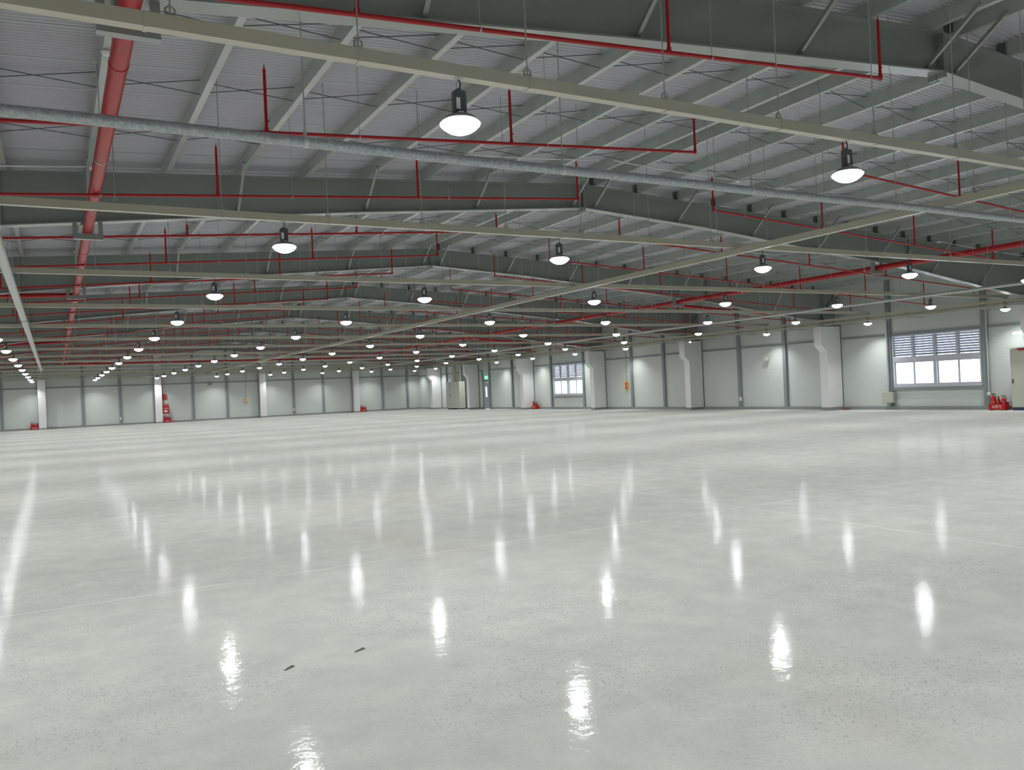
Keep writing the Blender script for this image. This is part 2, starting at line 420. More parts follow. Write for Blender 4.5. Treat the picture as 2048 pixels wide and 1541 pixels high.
# fanlight posts above the door
b = MB().box(XR - .1, XR, DOOR[1] + .0, DOOR[1] + .1, 2.28, 3.2).box(XR - .1, XR, DOOR[0] - .05, DOOR[1], 2.34, 2.42)
tag(b.build('door_header_frame', 'post'), 'grey steel trim frame fixed over the personnel door in the window wall', 'frame')
o = thing('exit_sign', (XR - .06, 60.75, 2.62), 'small glowing green exit sign above the personnel door', 'sign')
MB().box(-.03, .03, -.22, .22, -.12, .12).build('sign_box', 'exitg', o)
MB().tube([(-.034, .02, .06), (-.034, .0, .0), (-.034, .06, -.07)], .016, 6).tube([(-.034, .0, .0), (-.034, -.07, -.07)], .014, 6).lathe([(0.001, .02), (.02, .0), (.001, -.02)], (-.034, .03, .085), 8).build('running_figure', 'exitw', o)

# ---------------------------------------------------------------- steel posts and rails on the walls
def bay_of_y(y): return int((y - 16.5) // 9.2)
PY = []
for k, f in enumerate(FRAMES[1:7]):
    if k in (0, 3): offs = (2.30, 6.45)
    else: offs = (3.05, 6.15)
    for q in offs: PY.append((f + q, k, q < 5))
bayname = {0: 'bay of the big window', 1: 'bay beyond the first full column', 2: 'third bay along', 3: 'bay of the distant window', 4: 'bay holding the exit door', 5: 'last bay before the corner'}
for y, k, near in PY:
    p = MB(); zt = zroof(XR) - .05
    if k == 4 and not near: y = 60.2
    p.box(XR - .10, XR, y - .09, y + .09, .14, zt)
    p.box(XR - .115, XR - .10, y - .10, y + .10, .14, zt)
    tag(p.build('wall_post', 'post'), 'grey steel wall post, %s one in the %s' % ('nearer' if near else 'farther', bayname[k]), 'post', 'posts on the window wall')
FXC = [-.85, 7.67, 16.3, 24.95]
FXP = [-3.6, 2.08, 4.8, 10.5, 13.3, 19.15, 21.9, 27.7, 30.3]
for i, x in enumerate(FXP):
    p = MB(); zt = zroof(x) - .05
    p.box(x - .09, x + .09, YF - .10, YF, .14, zt).box(x - .1, x + .1, YF - .115, YF - .1, .14, zt)
    tag(p.build('wall_post', 'post'), 'slim grey steel post on the far end wall, %s from the corner with the windows' % ORD[len(FXP) - 1 - i], 'post', 'posts on the far end wall')
r = MB()
for a, c in ((YN, 18.7), (18.7, 22.9), (22.9, 60.2), (61.5, 75.3)): r.box(XR - .07, XR, a, c, 3.17, 3.26)
tag(r.build('wall_rail', 'post'), 'long horizontal grey rail along the window wall above the windows', 'rail')
tag(MB().box(XL, XR - .07, YF - .07, YF, 3.24, 3.33).build('wall_rail', 'post'), 'long horizontal grey rail across the far end wall', 'rail')
for (a, c), nm in zip(WIN, ('big window with four bright panes', 'distant window between two boxed columns')):
    tag(MB().box(XR - .1, XR, a - .1, c + .1, .82, .92).build('window_rail', 'post'), 'grey steel rail under the ' + nm, 'rail')

# ---------------------------------------------------------------- boxed columns
def right_column(yc, i):
    y0, y1 = yc - .24, yc + .18
    t = thing('boxed_column', (XR, yc, 0), None, 'column', 'white boxed columns on the window wall')
    X0, X1 = -.98, -.06
    b = MB().prism([(X0, .14), (X1, .14), (X1, 3.8), (X0 - .32, 3.8), (X0 - .32, 2.97), (X0, 2.66)], y0 - yc, y1 - yc)
    b.build('casing', 'white', t)
    MB().box(X0 - .015, X1, y0 - yc - .015, y1 - yc + .015, 0, .14).build('plinth', 'kerb', t)
    MB().box(X1 + .0, -.0, y0 - yc + .004, y1 - yc + .03, .14, 3.8).build('edge_strip', 'cleat', t)  # dark strip standing in for the gap shadow and sealant against the wall
    return t
cl = ['white boxed column at the big window, partly outside the view beside the beige cabinet',
      'white boxed column with flared head between the big window and the plain panelled bay',
      'white boxed column between the plain bay and the orange control box bay',
      'white boxed column on the near side of the distant window',
      'white boxed column with red extinguishers at its foot beside the distant window',
      'white boxed column next to the exit door and the tall cabinet',
      'shaded white boxed column in the far corner behind the tall cabinet']
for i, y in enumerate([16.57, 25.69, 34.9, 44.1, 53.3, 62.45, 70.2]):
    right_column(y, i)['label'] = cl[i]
fl = ['white end wall column beside the most distant extinguisher stand with a galvanised pipe above',
      'white end wall column beside the red fire hose cabinet', 'white end wall column beside the cream control box',
      'white end wall column with an extinguisher stand, closest to the window wall']
for x, l in zip(FXC, fl):
    t = thing('boxed_column', (x, YF, 0), l, 'column', 'white boxed columns on the far end wall')
    MB().box(-.27, .27, -.62, -.115, .12, zroof(x) - .26).build('casing', 'white', t)
    MB().box(-.28, .28, -.635, -.115, 0, .12).build('plinth', 'kerb', t)
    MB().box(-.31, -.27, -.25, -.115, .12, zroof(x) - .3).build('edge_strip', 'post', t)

# ---------------------------------------------------------------- portal frames
LBOT = [(XL, 3.95), (-.7, 4.80), (5.55, 5.43), (RIDGE, 5.92)]
RBOT = [(RIDGE, 5.92), (15.2, 5.66), (19.0, 5.29), (23.7, 4.86), (27.6, 4.35), (29.6, 4.12), (30.55, 4.10)]
def zbot(x):
    pts = LBOT if x < RIDGE else RBOT
    for (a, za), (c, zc) in zip(pts, pts[1:]):
        if a <= x <= c: return za + (zc - za) * (x - a) / (c - a)
    return pts[-1][1] if x > pts[-1][0] else pts[0][1]
PURL_L = [11.05 - 1.3 * k for k in range(16)]
PURL_R = [11.68 + 1.315 * k for k in range(15)]
frame_lab = ['nearest']
def frame(Y):
    t = thing('roof_frame', (RIDGE, Y, 0), None, 'roof frame', 'tapered steel roof frames')
    D = lambda x: x - RIDGE
    web = [(D(x), z + .02) for x, z in LBOT + RBOT[1:]] + [(D(30.55), 3.8), (D(XR - .02), 3.8), (D(XR - .02), ztop(XR) - .02), (0, 6.48), (D(XL), ztop(XL) - .02)]
    MB().prism(web, -.008, .008).build('web', 'steel', t)
    b = MB()
    for pts in (LBOT, RBOT):
        for (a, za), (c, zc) in zip(pts, pts[1:]):
            b.prism([(D(a), za), (D(c), zc), (D(c), zc + .022), (D(a), za + .022)], -.12, .12)
    b.box(D(30.55), D(30.57), -.12, .12, 3.8, 4.12)
    b.build('bottom_flange', 'steel', t)
    b = MB()
    for a, c in ((XL, RIDGE), (RIDGE, XR - .02)):
        b.prism([(D(a), ztop(a) - .022), (D(c), ztop(c) - .022), (D(c), ztop(c)), (D(a), ztop(a))], -.12, .12)
    b.build('top_flange', 'steel', t)
    for x in (-.7, 0, 23.7, 30.6):
        xx = RIDGE if x == 0 else x
        e = MB()
        for s in (-1, 1): e.box(D(xx) - .025, D(xx) + .025, min(s * .008, s * .13), max(s * .008, s * .13), zbot(xx) - (.08 if x == 0 else 0), ztop(xx) - .02)
        e.build('end_plate', 'steel', t)
    MB().bar((D(30.5), -.03, 4.2), (D(31.4), -.03, 5.2), .1, .08).build('knee_stiffener', 'steel', t)
    for x in (.65, 3.25, 5.85, 8.45, 11.05, 11.68, 14.31, 16.94, 19.57, 22.2, 24.83, 27.46):
        zb = zbot(x) + .06
        MB().bar((D(x), -.02, zb), (D(x), -.85, ztop(x) + .06), .05, .05).build('fly_brace', 'steel', t)
    return t
for i, Y in enumerate(FRAMES):
    nm = ['tapered grey steel roof frame that crosses the top of the view, its ridge splice above the lamps',
          'tapered grey steel roof frame second from the viewer, with its full ridge showing',
          'tapered grey steel roof frame third from the viewer, meeting the column past the big window',
          'tapered grey steel roof frame fourth from the viewer under the long roof',
          'tapered grey steel roof frame fifth from the viewer, meeting the column at the distant window',
          'tapered grey steel roof frame sixth from the viewer, over the small distant lamps',
          'tapered grey steel roof frame second from the far end wall',
          'tapered grey steel roof frame closest to the far end wall'][i]
    frame(Y)['label'] = nm

# purlins: Z sections along the hall
def purlin(x, lab):
    z = ztop(x) + .002
    t = thing('roof_purlin', (x, 0, z), lab, 'purlin', 'roof purlins along the hall')
    s = MB()
    def zsec(b):
        b.box(0, .004, YN + .1, YF - .1, 0, .236)
        b.box(.004, .09, YN + .1, YF - .1, 0, .004)
        b.box(-.07, 0, YN + .1, YF - .1, .228, .232)
        b.box(.086, .09, YN + .1, YF - .1, .004, .022)
    zsec(s); s.build('section', 'purlin', t)
    return t
purl_obj = {}
cle_small = MB().box(.004, .05, -.05, .05, .004, .09).mesh('cleat', 'cleat')
cle_mesh = MB().box(-.035, -.002, -.06, .06, 0, .225).mesh('cleat', 'cleat')
for i, x in enumerate(PURL_L):
    p = purlin(x, 'galvanised roof purlin, %s down from the ridge, slope away from the windows' % ORD[i]); purl_obj[x] = p
    for Y in FRAMES: obj('cleat', cle_small, p, (0, Y, 0))
for i, x in enumerate(PURL_R):
    p = purlin(x, 'galvanised roof purlin, %s down from the ridge, slope towards the windows' % ORD[i]); purl_obj[x] = p
    for Y in FRAMES: obj('cleat', cle_mesh, p, (0, Y, 0))
# cross bridging rods between neighbouring purlins, at the quarter points of each bay
bridg = {}
ALLP = sorted(PURL_L + PURL_R)
for a, c in zip(ALLP, ALLP[1:]):
    if c - a < 1: continue
    za, zc = 0, ztop(c) - ztop(a)
    key = round(c - a, 2), round(zc, 3)
    if key not in bridg:
        d = c - a
        b = MB().tube([(.01, 0, .03), (d - .01, 0, zc + .21)], .007, 5, cap=False).tube([(.01, .06, .21), (d - .01, .06, zc + .03)], .007, 5, cap=False)
        bridg[key] = b.mesh('bridging_rod', 'wire')
    par = purl_obj[a]
    for f in [-1.9] + FRAMES[:4]:
        for q in (2.4, 4.7, 7.0):
            if inframe((a + c) / 2, f + q, ztop(a), 150): obj('bridging_rod', bridg[key], par, (0, f + q, 0))

# ---------------------------------------------------------------- cable trays, pipes and their hangers
def rod_hanger(z0, z1, clamp):
    b = MB().tube([(0, 0, z0), (0, 0, z1)], .006, 5)
    if clamp == 'tray':
        b.box(-.035, .035, -.02, .02, z0 - .005, z0 + .02).tube([(-.03, 0, z0 + .01), (-.03, 0, z0 + .06), (.0, 0, z0 + .085), (.03, 0, z0 + .06), (.03, 0, z0 + .01)], .008, 5)
    return b
rodcache = {}
def hanger(parent, lx, ly, z0, z1, clamp='tray', matn='rod', name='hanger_rod'):
    key = (round(z0, 2), round(z1, 1), clamp, matn)
    if key not in rodcache: rodcache[key] = rod_hanger(z0, z1 if True else z1, clamp).mesh(name, matn)
    return obj(name, rodcache[key], parent, (lx, ly, 0))

tray_lab = ['first from the viewer, high across the top', 'second from the viewer', 'third from the viewer', 'fourth from the viewer', 'fifth from the viewer', 'sixth from the viewer', 'seventh from the viewer',
            'sixth from the far end wall', 'fifth from the far end wall', 'fourth from the far end wall', 'third from the far end wall', 'second from the far end wall', 'hard against the far end wall']
for k, Y in enumerate(ROWS_Y):
    t = thing('cable_tray', (0, Y, 0), 'beige lighting cable tray across the hall, ' + tray_lab[k], 'cable tray', 'beige trays crossing the hall')
    b = MB().box(XL + .1, 30.78, -.045, .045, 4.155, 4.255)
    b.build('tray_body', 'tray', t)
    x = -8.26; n = 0
    while x < 30:
        if k < 8 or n % 2 == 0:
            MBc = MB().box(-.012, .012, -.048, .048, 4.150, 4.258)
            if k < 3: 
                if 'jc' not in rodcache: rodcache['jc'] = MBc.mesh('joint_cover', 'tray')
                obj('joint_cover', rodcache['jc'], t, (x, 0, 0))
            hanger(t, x + (.16 if abs(x - .64) < .15 else 0), 0, 4.255, zroof(x) - .03)
        x += 1.48; n += 1
for x, z, mname, lab, kk in ((11.62, 4.02, 'tray', 'beige cable tray running the length of the hall under the ridge', 'tray'),):
    t = thing('cable_tray', (x, 0, 0), lab, 'cable tray')
    MB().box(-.05, .05, 4.3, YF - .2, z + .02, z + .125).build('tray_body', mname, t)
    y = 7.0
    while y < 72:
        hanger(t, 0, y, z + .13, zroof(x) - .03, 'tray'); y += 2.6
# galvanised conduits along the hall
def long_pipe(name, pts, r, m, lab, cat, hang_y, hx=0.0, seg=10):
    t = thing(name, (0, 0, 0), lab, cat)
    MB().tube(pts, r, seg).build('pipe_run', m, t)
    return t
t = long_pipe('galvanised_pipe', [(25.25, 8, 4.095), (25.25, 74.4, 4.095)], .05, 'galv', 'galvanised pipe along the hall carrying lamps, second run out from the window wall', 'pipe', None)
y = 9.2
while y < 73: hanger(t, 25.25, y, 4.15, zroof(25.2) - .03); y += 2.9
t = long_pipe('galvanised_pipe', [(-.62, 9, 4.02), (-.62, 57.6, 4.02), (-.67, 62.7, 4.38), (-.84, 74.0, 4.76), (-.84, 74.5, 4.65), (-.84, 74.6, 4.45)], .075, 'galv',
              'thick pale galvanised pipe ending at the end wall column far from the windows', 'pipe', None)
MB().tube([(-.62, 24.9, 4.02), (-.62, 25.15, 4.02)], .085, 12).tube([(-.62, 43, 4.02), (-.62, 43.3, 4.02)], .085, 12).build('coupling', 'rod', t)
for y in (13, 19, 28.5, 37.5): hanger(t, -.62, y, 4.1, zroof(-.62) - .03, 'none')
t = thing('insulated_pipe', (0, 7.42, 0), 'foil-wrapped silver insulated pipe crossing the hall close to the viewer', 'pipe')
MB().tube([(x_, 0, 3.975 + .006 * math.sin(x_ * 1.3)) for x_ in [XL + .1 + i * .8 for i in range(51)] if x_ < 31], .05, 14).build('foil_jacket', 'foil', t)
for i, x in enumerate([2.09 - 2.79 * 3 + 2.79 * j for j in range(13)]):
    hanger(t, x, 0, 4.03, zroof(x) - .03, 'none')
    MB().tube([(0, 0, 4.02), (0, 0, 4.09)], .016, 6).tube([(-.02, 0, 3.975), (.02, 0, 3.975)], .0525, 14).build('pipe_clip', 'galv', t, (x, 0, 0))

# band of trays and pipes on the window wall and on the far end wall
t = thing('cable_tray', (30.35, 0, 0), 'pair of beige trays along the window wall above the column heads', 'cable tray')
MB().box(-.10, .0, 8, 74.6, 3.99, 4.09).build('upper_tray', 'tray', t)
MB().box(-.02, .10, 8, 74.6, 3.83, 3.90).build('lower_tray', 'tray', t)
MB().tube([(.05, 8, 3.95), (.05, 74.6, 3.95)], .025, 8).build('conduit', 'tray', t)
MB().tube([(.13, 8, 3.86), (.13, 74.6, 3.86)], .014, 6).build('thin_conduit', 'wire', t)
y = 9.0
br = MB().box(-.12, 1.05, -.02, .02, 3.965, 3.99).box(-.03, 1.05, -.02, .02, 3.805, 3.83).mesh('bracket', 'rod')
while y < 74:
    if min(abs(y - c_) for c_ in FRAMES) > .35: obj('bracket', br, t, (0, y, 0))
    y += 3.07
t = thing('cable_tray', (0, 74.72, 0), 'beige trays and conduits running along the far end wall above its rail', 'cable tray')
MB().box(XL + .2, 30.3, -.05, .05, 4.30, 4.39).build('upper_tray', 'tray', t)
MB().box(XL + .2, 30.3, .0, .1, 3.90, 3.98).build('lower_tray', 'tray', t)
MB().tube([(XL + .2, -.0, 4.06), (30.3, -.0, 4.06)], .022, 6).build('conduit', 'tray', t)
MB().tube([(XL + .2, .05, 4.2), (30.3, .05, 4.2)], .022, 6).build('conduit', 'wire', t)

# ---------------------------------------------------------------- sprinkler pipework
ZM = 4.83
XM = (.64, 22.2)
def main_pipe(x, lab):
    t = thing('sprinkler_main', (x, 0, 0), lab, 'sprinkler pipe', 'large red sprinkler mains')
    MB().tube([(0, 4.2, ZM), (0, 68.6, ZM)], .085, 16).build('pipe_run', 'red', t)
    ring = MB().tube([(0, -.02, ZM), (0, .02, ZM)], .089, 16).tube([(0, 0, ZM + .089), (0, 0, zroof(x) - .03)], .006, 5).mesh('pipe_clip', 'rod')
    coup = MB().tube([(0, -.04, ZM), (0, .04, ZM)], .090, 16).mesh('coupling', 'red')
    y = 5.3
    while y < 68:
        obj('pipe_clip', ring, t, (0, y + 1.2, 0)); obj('coupling', coup, t, (0, y + 3.1, 0)); y += 5.2
    return t
main_pipe(XM[0], 'large red sprinkler main along the hall on the side away from the windows')
main_pipe(XM[1], 'large red sprinkler main along the hall nearer the window wall')
for s, x in zip(('on the side away from the windows', 'nearer the window wall'), XM):
    for i, Y in enumerate(FRAMES):
        if i == 7: continue
        t = thing('pipe_support', (x, Y, 0), 'grey trapeze under the %s roof frame, red main %s' % (ORD[i], s), 'bracket', 'trapeze brackets under the roof frames')
        zb = ZM - .085
        MB().box(-.24, .24, -.05, .05, zb - .10, zb).build('cross_bar', 'steel', t)
        for q in (-1, 1):
            MB().box(q * .24 - (.07 if q > 0 else 0), q * .24 + (.07 if q < 0 else 0), -.05, .05, zb, max(zbot(x - .3), zbot(x + .3)) + .01).build('hanger_arm', 'steel', t)

def branch(k, Y, side):
    sl = (.066 if side == 0 else -.065)
    if side == 0:
        x0, x1 = XL + .2, 9.08; z = lambda x: 4.84 + sl * (x - 2.35); rx = [9.08 - 3.37 * j for j in range(6)]
        end = x1; lab = 'away from the windows'
    else:
        x0, x1 = 12.6, 30.2; z = lambda x: 5.30 + sl * (x - 12.6); rx = [12.6 + 3.42 * j for j in range(6)]
        end = x0; lab = 'towards the windows'
    t = thing('sprinkler_pipe', (0, Y, 0), 'thin red sprinkler branch pipe, %s from the viewer, slope %s' % (ORD[k], lab), 'sprinkler pipe', 'red sprinkler branch pipes')
    MB().tube([(x0, 0, z(x0)), (x1, 0, z(x1))], .022, 10).build('pipe_run', 'red', t)
    onframe = min(abs(Y - f) for f in FRAMES) < .3
    for x in rx:
        if x < x0 - .01 or x > 30.3: continue
        top = min(5.62 + .06 * (x - 2.35) if side == 0 else 6.02 - .056 * (x - 12.6), ztop(x) - .12)
        if onframe: top = min(top, zbot(x) - .04)
        if top - z(x) < .08: continue
        h = top - z(x)
        r_ = MB().tube([(0, 0, 0), (0, 0, h - .05)], .019, 8)
        if abs(x - end) < .01: r_.lathe([(.001, -.03), (.02, -.025), (.028, 0), (.02, .03), (.02, .04)], (0, 0, 0), 10)
        r_.tube([(.0, 0, .0), (.0, 0, .05)], .027, 8).tube([(0, 0, .14), (0.035, 0, .14)], .012, 6)
        ro = r_.build('riser', 'red', t, (x, 0, z(x)))
        if Y < 40:
            MB().lathe([(.018, -.05), (.022, -.04), (.010, -.01), (.004, .03), (.001, .05)], (0, 0, h), 8).build('sprinkler_head', 'red', ro)
    hx = [x0 + .9 + 2.8 * j for j in range(7) if x0 + .9 + 2.8 * j < x1 - .2]
    if Y < 50:
        for x in hx:
            zz = z(x)
            b = MB().tube([(0, 0, zz + .03), (0, 0, zroof(x) - .03)], .004, 4).tube([(-.008, 0, zz), (.008, 0, zz)], .026, 8)
            if onframe: b = MB().tube([(0, 0, zz + .03), (0, 0, zbot(x) + .005)], .004, 4).tube([(-.008, 0, zz), (.008, 0, zz)], .026, 8)
            b.build('pipe_hanger', 'rod', t, (x, 0, 0))
for k in range(19):
    Y = 6.58 + 3.37 * k
    branch(k, Y, 0); branch(k, Y, 1)
def cross_main(Y, x0, x1, z0, z1, lab):
    t = thing('sprinkler_main', (0, Y, 0), lab, 'sprinkler pipe', 'large red cross mains')
    MB().tube([(x0, 0, z0), (x1, 0, z1)], .065, 12).build('pipe_run', 'red', t)
cross_main(26.3, XL + .1, XM[0], 4.55, ZM, 'red feed main joining the side main beyond the third roof frame, away from the windows')
cross_main(45.4, XL + .1, XM[0], 4.55, ZM, 'red feed main joining the side main far down the hall, away from the windows')
cross_main(26.3, XM[1], 30.0, ZM - .05, 4.32, 'red feed main dropping from the side main towards the column past the big window')
cross_main(45.4, XM[1], 30.0, ZM - .05, 4.32, 'red feed main dropping from the side main towards the distant window')
t = thing('sprinkler_main', (0, 68.7, 0), 'dark red header pipe joining both mains in front of the far end wall', 'sprinkler pipe')
MB().tube([(XM[0], 0, ZM), (XM[1], 0, ZM)], .085, 12).build('pipe_run', 'red', t)
for x in (4, 8, 12, 16, 20): MB().tube([(0, 0, ZM + .085), (0, 0, zroof(x) - .03)], .01, 5).tube([(-.02, 0, ZM), (.02, 0, ZM)], .09, 12).build('pipe_clip', 'rod', t, (x, 0, 0))

# smoke detectors with bent conduits on the purlins
def detector(x, y, lab, x2=None, sag=.03):
    z = ztop(x) - .0
    t = thing('smoke_detector', (x + .04, y, z), lab, 'smoke detector', 'smoke detectors under the roof')
    MB().lathe([(.001, 0), (.055, 0), (.06, -.02), (.045, -.045), (.02, -.055), (.001, -.056)], (0, 0, 0), 16).build('detector_body', 'white', t)
    if x2 is not None:
        dz = ztop(x2) - z; pts = [(((x2 - x) * i / 8), 0, dz * i / 8 - sag * math.sin(math.pi * i / 8) + .0) for i in range(9)]
        MB().tube(pts, .011, 6).build('conduit', 'white', t)
detector(.65, 10.7, 'white smoke detector beside the large red main between the first and second roof frames')
detector(.65, 16.0, 'white smoke detector on the purlin just before the second roof frame', -1.95)
detector(7.15, 14.3, 'white smoke detector with a thin conduit reaching towards the ridge', 10.3)
detector(14.31, 14.3, 'white smoke detector past the ridge with a thin conduit reaching back to it', 10.7)
detector(24.83, 16.2, 'white smoke detector high over the red main nearer the window wall', 29.5)
detector(16.94, 20.5, 'white smoke detector past the second roof frame above the second tray', 22.0)

# ---------------------------------------------------------------- hanging lamps
rim = MB().lathe([(.045, .088), (.06, .082), (.095, .068), (.125, .052), (.138, .036), (.138, .026), (.128, .024)], (0, 0, 0), 28).lathe([(.001, .086), (.045, .085)], (0, 0, 0), 28).mesh('lamp_rim', 'lamphouse')
lens = MB().lathe([(.132, .028), (.152, .018), (.165, .005), (.160, -.010), (.135, -.034), (.10, -.058), (.06, -.074), (.02, -.081), (.0005, -.082)], (0, 0, 0), 24).mesh('lens', 'lens')
drv = MB().rbox(-.055, .055, -.045, .045, .085, .27, .022).tube([(0, 0, .27), (0, 0, .285)], .02, 8).mesh('driver_box', 'driver')
lab_m = MB().box(-.047, -.012, -.0465, -.045, .11, .20).mesh('rating_plate', 'label')
cord = MB().tube([(.0, 0, .28), (.012, .0, .30), (.016, 0, .33), (.004, 0, .36), (0, 0, .385)], .006, 6).mesh('power_cord', 'black')
hook = MB().tube([(-.012, 0, .28), (-.018, .004, .32), (-.01, 0, .36), (0, 0, .38)], .0035, 5).mesh('hook', 'rod')
jb = MB().lathe([(.001, -.012), (.03, -.012), (.04, 0), (.036, .03), (.02, .045), (.001, .05)], (0, 0, .372), 12)
for q in (-1, 1): jb.lathe([(.001, -.012), (.02, -.008), (.024, 0), (.02, .02), (.001, .025)], (q * .05, 0, .38), 10)
jb = jb.mesh('junction_cap', 'clear')
ld = bpy.data.lights.new('lamp_light', 'AREA'); ld.shape = 'DISK'; ld.size = .17; ld.energy = LAMP_W; ld.color = (0.965, 1.0, 0.975); ld.spread = math.radians(180)
ldw = ld.copy(); ldw.energy = LAMP_W * .40; ldw.spread = math.radians(115)
rowname = {7: 'along the window wall', 6: 'second out from the window wall', 5: 'third out from the window wall', 4: 'fourth out from the window wall', 3: 'under the lengthwise beige tray',
           2: 'sixth out from the window wall', 1: 'seventh out from the window wall', 0: 'farthest from the window wall'}
def lamp(x, y, lab, label=True):
    t = thing('pendant_lamp', (x, y, 3.785 if x < 30 else 3.735), lab, 'lamp', 'glowing pendant lamps in rows')
    for nm, me in (('lamp_rim', rim), ('lens', lens), ('driver_box', drv), ('power_cord', cord), ('hook', hook), ('junction_cap', jb)):
        o = obj(nm, me, t)
        if nm == 'driver_box': obj('rating_plate', lab_m, o)
        if nm == 'lens': o['label'] = 'bright white lens'
    l = obj('lamp_light', ldw if x > 30 or y > 73 else ld, t, (0, 0, -.086))
    return t
for j, x in enumerate(ROWS_X):
    n = 0
    for y in ROWS_Y:
        if inframe(x, y, 3.77, 12):
            lamp(x, y, 'glowing pendant lamp, %s from the viewer, row %s' % (ORD[n], rowname[j])); n += 1
        else:
            lamp(x, y, 'lamp outside the view, row %s, %s along it' % (rowname[j], ORD[ROWS_Y.index(y) + 2]))
for j, x in enumerate([-6.1] + ROWS_X):
    rn = (['in the unseen row beyond the galvanised pipe'] + [rowname[q] for q in range(8)])[j]
    for k, y in enumerate((-5.6, .15) if j else (-5.6, .15, *ROWS_Y)):
        lamp(x, y, 'unseen lamp, %s along the row %s' % (ORD[k], rn))

# ---------------------------------------------------------------- fire equipment
def text_mesh(body, size, m, name, parent, mw):
    c = bpy.data.curves.new('t', 'FONT'); c.body = body; c.size = size; c.align_x = 'CENTER'; c.align_y = 'CENTER'; c.extrude = .002
    o = bpy.data.objects.new('t', c); COL.objects.link(o)
    dg = bpy.context.evaluated_depsgraph_get(); me = bpy.data.meshes.new_from_object(o.evaluated_get(dg)); bpy.data.objects.remove(o)
    me.materials.clear(); me.materials.append(M[m])
    r = obj(name, me, parent); r.matrix_local = mw; return r
def extinguisher(x, y, z, s, rotz, lab):
    t = thing('fire_extinguisher', (x, y, z), lab, 'fire extinguisher', 'red extinguishers standing in their caddies')
    t.rotation_euler.z = rotz; t.scale = (s, s, s)
    MB().lathe([(.001, 0), (.07, 0), (.075, .02), (.075, .36), (.065, .41), (.035, .44), (.025, .46), (.001, .46)], (0, 0, 0), 18).build('cylinder', 'redx', t)
    MB().lathe([(.018, .46), (.018, .50), (.001, .50)], (0, 0, 0), 8).box(-.01, .09, -.012, .012, .50, .512).box(-.01, .08, -.012, .012, .53, .54).build('valve_handle', 'black', t)
    MB().tube([(-.015, 0, .49), (-.05, .03, .53), (-.09, .05, .50), (-.095, .05, .38), (-.085, .04, .22), (-.08, .03, .12)], .011, 7).build('hose', 'black', t)
    MB().lathe([(.0765, .15), (.0765, .28)], (0, 0, 0), 18).build('paper_label', 'redsign', t)
R90 = -math.pi / 2
def caddy(x, y, facing, lab, n, labs, sz=.62):
    # local frame: front faces -Y, width along X
    rz = 0 if facing == 'S' else R90
    t = thing('extinguisher_caddy', (x, y, 0), lab, 'extinguisher stand', 'red extinguisher caddies on the floor')
    t.rotation_euler.z = rz; wd = sz / 2
    b = MB().box(-wd, wd, -.14, -.13, .03, .24).box(-wd, wd, .13, .14, .03, .30).box(-wd, -wd + .01, -.13, .13, .03, .24).box(wd - .01, wd, -.13, .13, .03, .24).box(-wd, wd, -.13, .13, .03, .04)
    b.box(-wd + .03, -wd + .07, -.12, .12, 0, .03).box(wd - .07, wd - .03, -.12, .12, 0, .03)
    b.build('caddy_body', 'redx', t)
    text_mesh('소화기', .13, 'label', 'lettering', t, Matrix.Translation((0, -.142, .135)) @ Matrix.Rotation(math.pi / 2, 4, 'X'))
    c, s = math.cos(rz), math.sin(rz)
    for i in range(n):
        lx = (-wd + .12) + i * ((sz - .24) / max(1, n - 1)); ly = 0
        extinguisher(x + lx * c - ly * s, y + lx * s + ly * c, .04, (1.12, .92, .98, .85)[i % 4], rz + (0.2, -.3, .5)[i % 3] + math.pi, labs % (['far one', 'middle one', 'one on the viewer side'] if facing == 'W' else ['one away from the window wall', 'middle one', 'one towards the window wall'])[i])
caddy(31.05, 18.15, 'W', 'red extinguisher caddy on the floor between the big window and the beige cabinet', 3, 'red fire extinguisher by the big window, %s in its caddy')
caddy(31.15, 52.5, 'W', 'red extinguisher caddy at the column foot beside the distant window', 3, 'red fire extinguisher by the distant window, %s in its caddy')
caddy(-1.42, 75.1, 'S', 'red extinguisher caddy at the end wall column under the galvanised pipe', 3, 'red fire extinguisher below the galvanised pipe end, %s')
caddy(8.3, 74.95, 'S', 'red extinguisher caddy on the floor below the red hose cabinet', 3, 'red fire extinguisher below the hose cabinet, %s')
caddy(25.55, 75.0, 'S', 'red extinguisher caddy at the end wall column closest to the window wall', 3, 'red fire extinguisher at the last end wall column, %s')

t = thing('hose_cabinet', (8.2, YF - .3, .78), 'red fire hose cabinet on the far end wall with white lettering', 'hose cabinet')
MB().box(-.28, .28, -.1, .18, 0, .70).build('cabinet_body', 'redx', t)
MB().box(-.24, .24, -.115, -.1, .04, .66).build('door', 'redx', t)
text_mesh('소화전', .15, 'label', 'lettering', t, Matrix.Translation((.02, -.118, .42)) @ Matrix.Rotation(math.pi / 2, 4, 'X'))
MB().box(-.12, .14, -.118, -.112, .12, .28).build('notice', 'label', t)
MB().box(-.24, .24, -.02, .18, -.28, 0).build('stand', 'label', t)
t = thing('wall_sign', (8.2, YF - .12, 0), 'red rectangular sign above the fire hose cabinet', 'sign')
MB().box(-.17, .17, -.02, .0, 1.95, 2.42).build('plate', 'redsign', t)
t = thing('wall_sign', (8.22, YF - .12, 0), 'white notice plate between the red sign and the hose cabinet', 'sign')
MB().box(-.2, .2, -.02, .0, 1.62, 1.88).build('plate', 'label', t)
for z, wd in ((1.79, .15), (1.74, .13), (1.69, .10)): MB().box(-wd, wd, -.022, -.02, z - .008, z + .008).build('text_line', 'post', t)
t = thing('hydrant_pipe', (7.98, YF - .42, 0), 'vertical red pipe feeding the fire hose cabinet beside the end wall column', 'pipe')
MB().tube([(0, .1, 1.2), (0, .1, 3.85)], .05, 10).build('pipe_run', 'red', t)

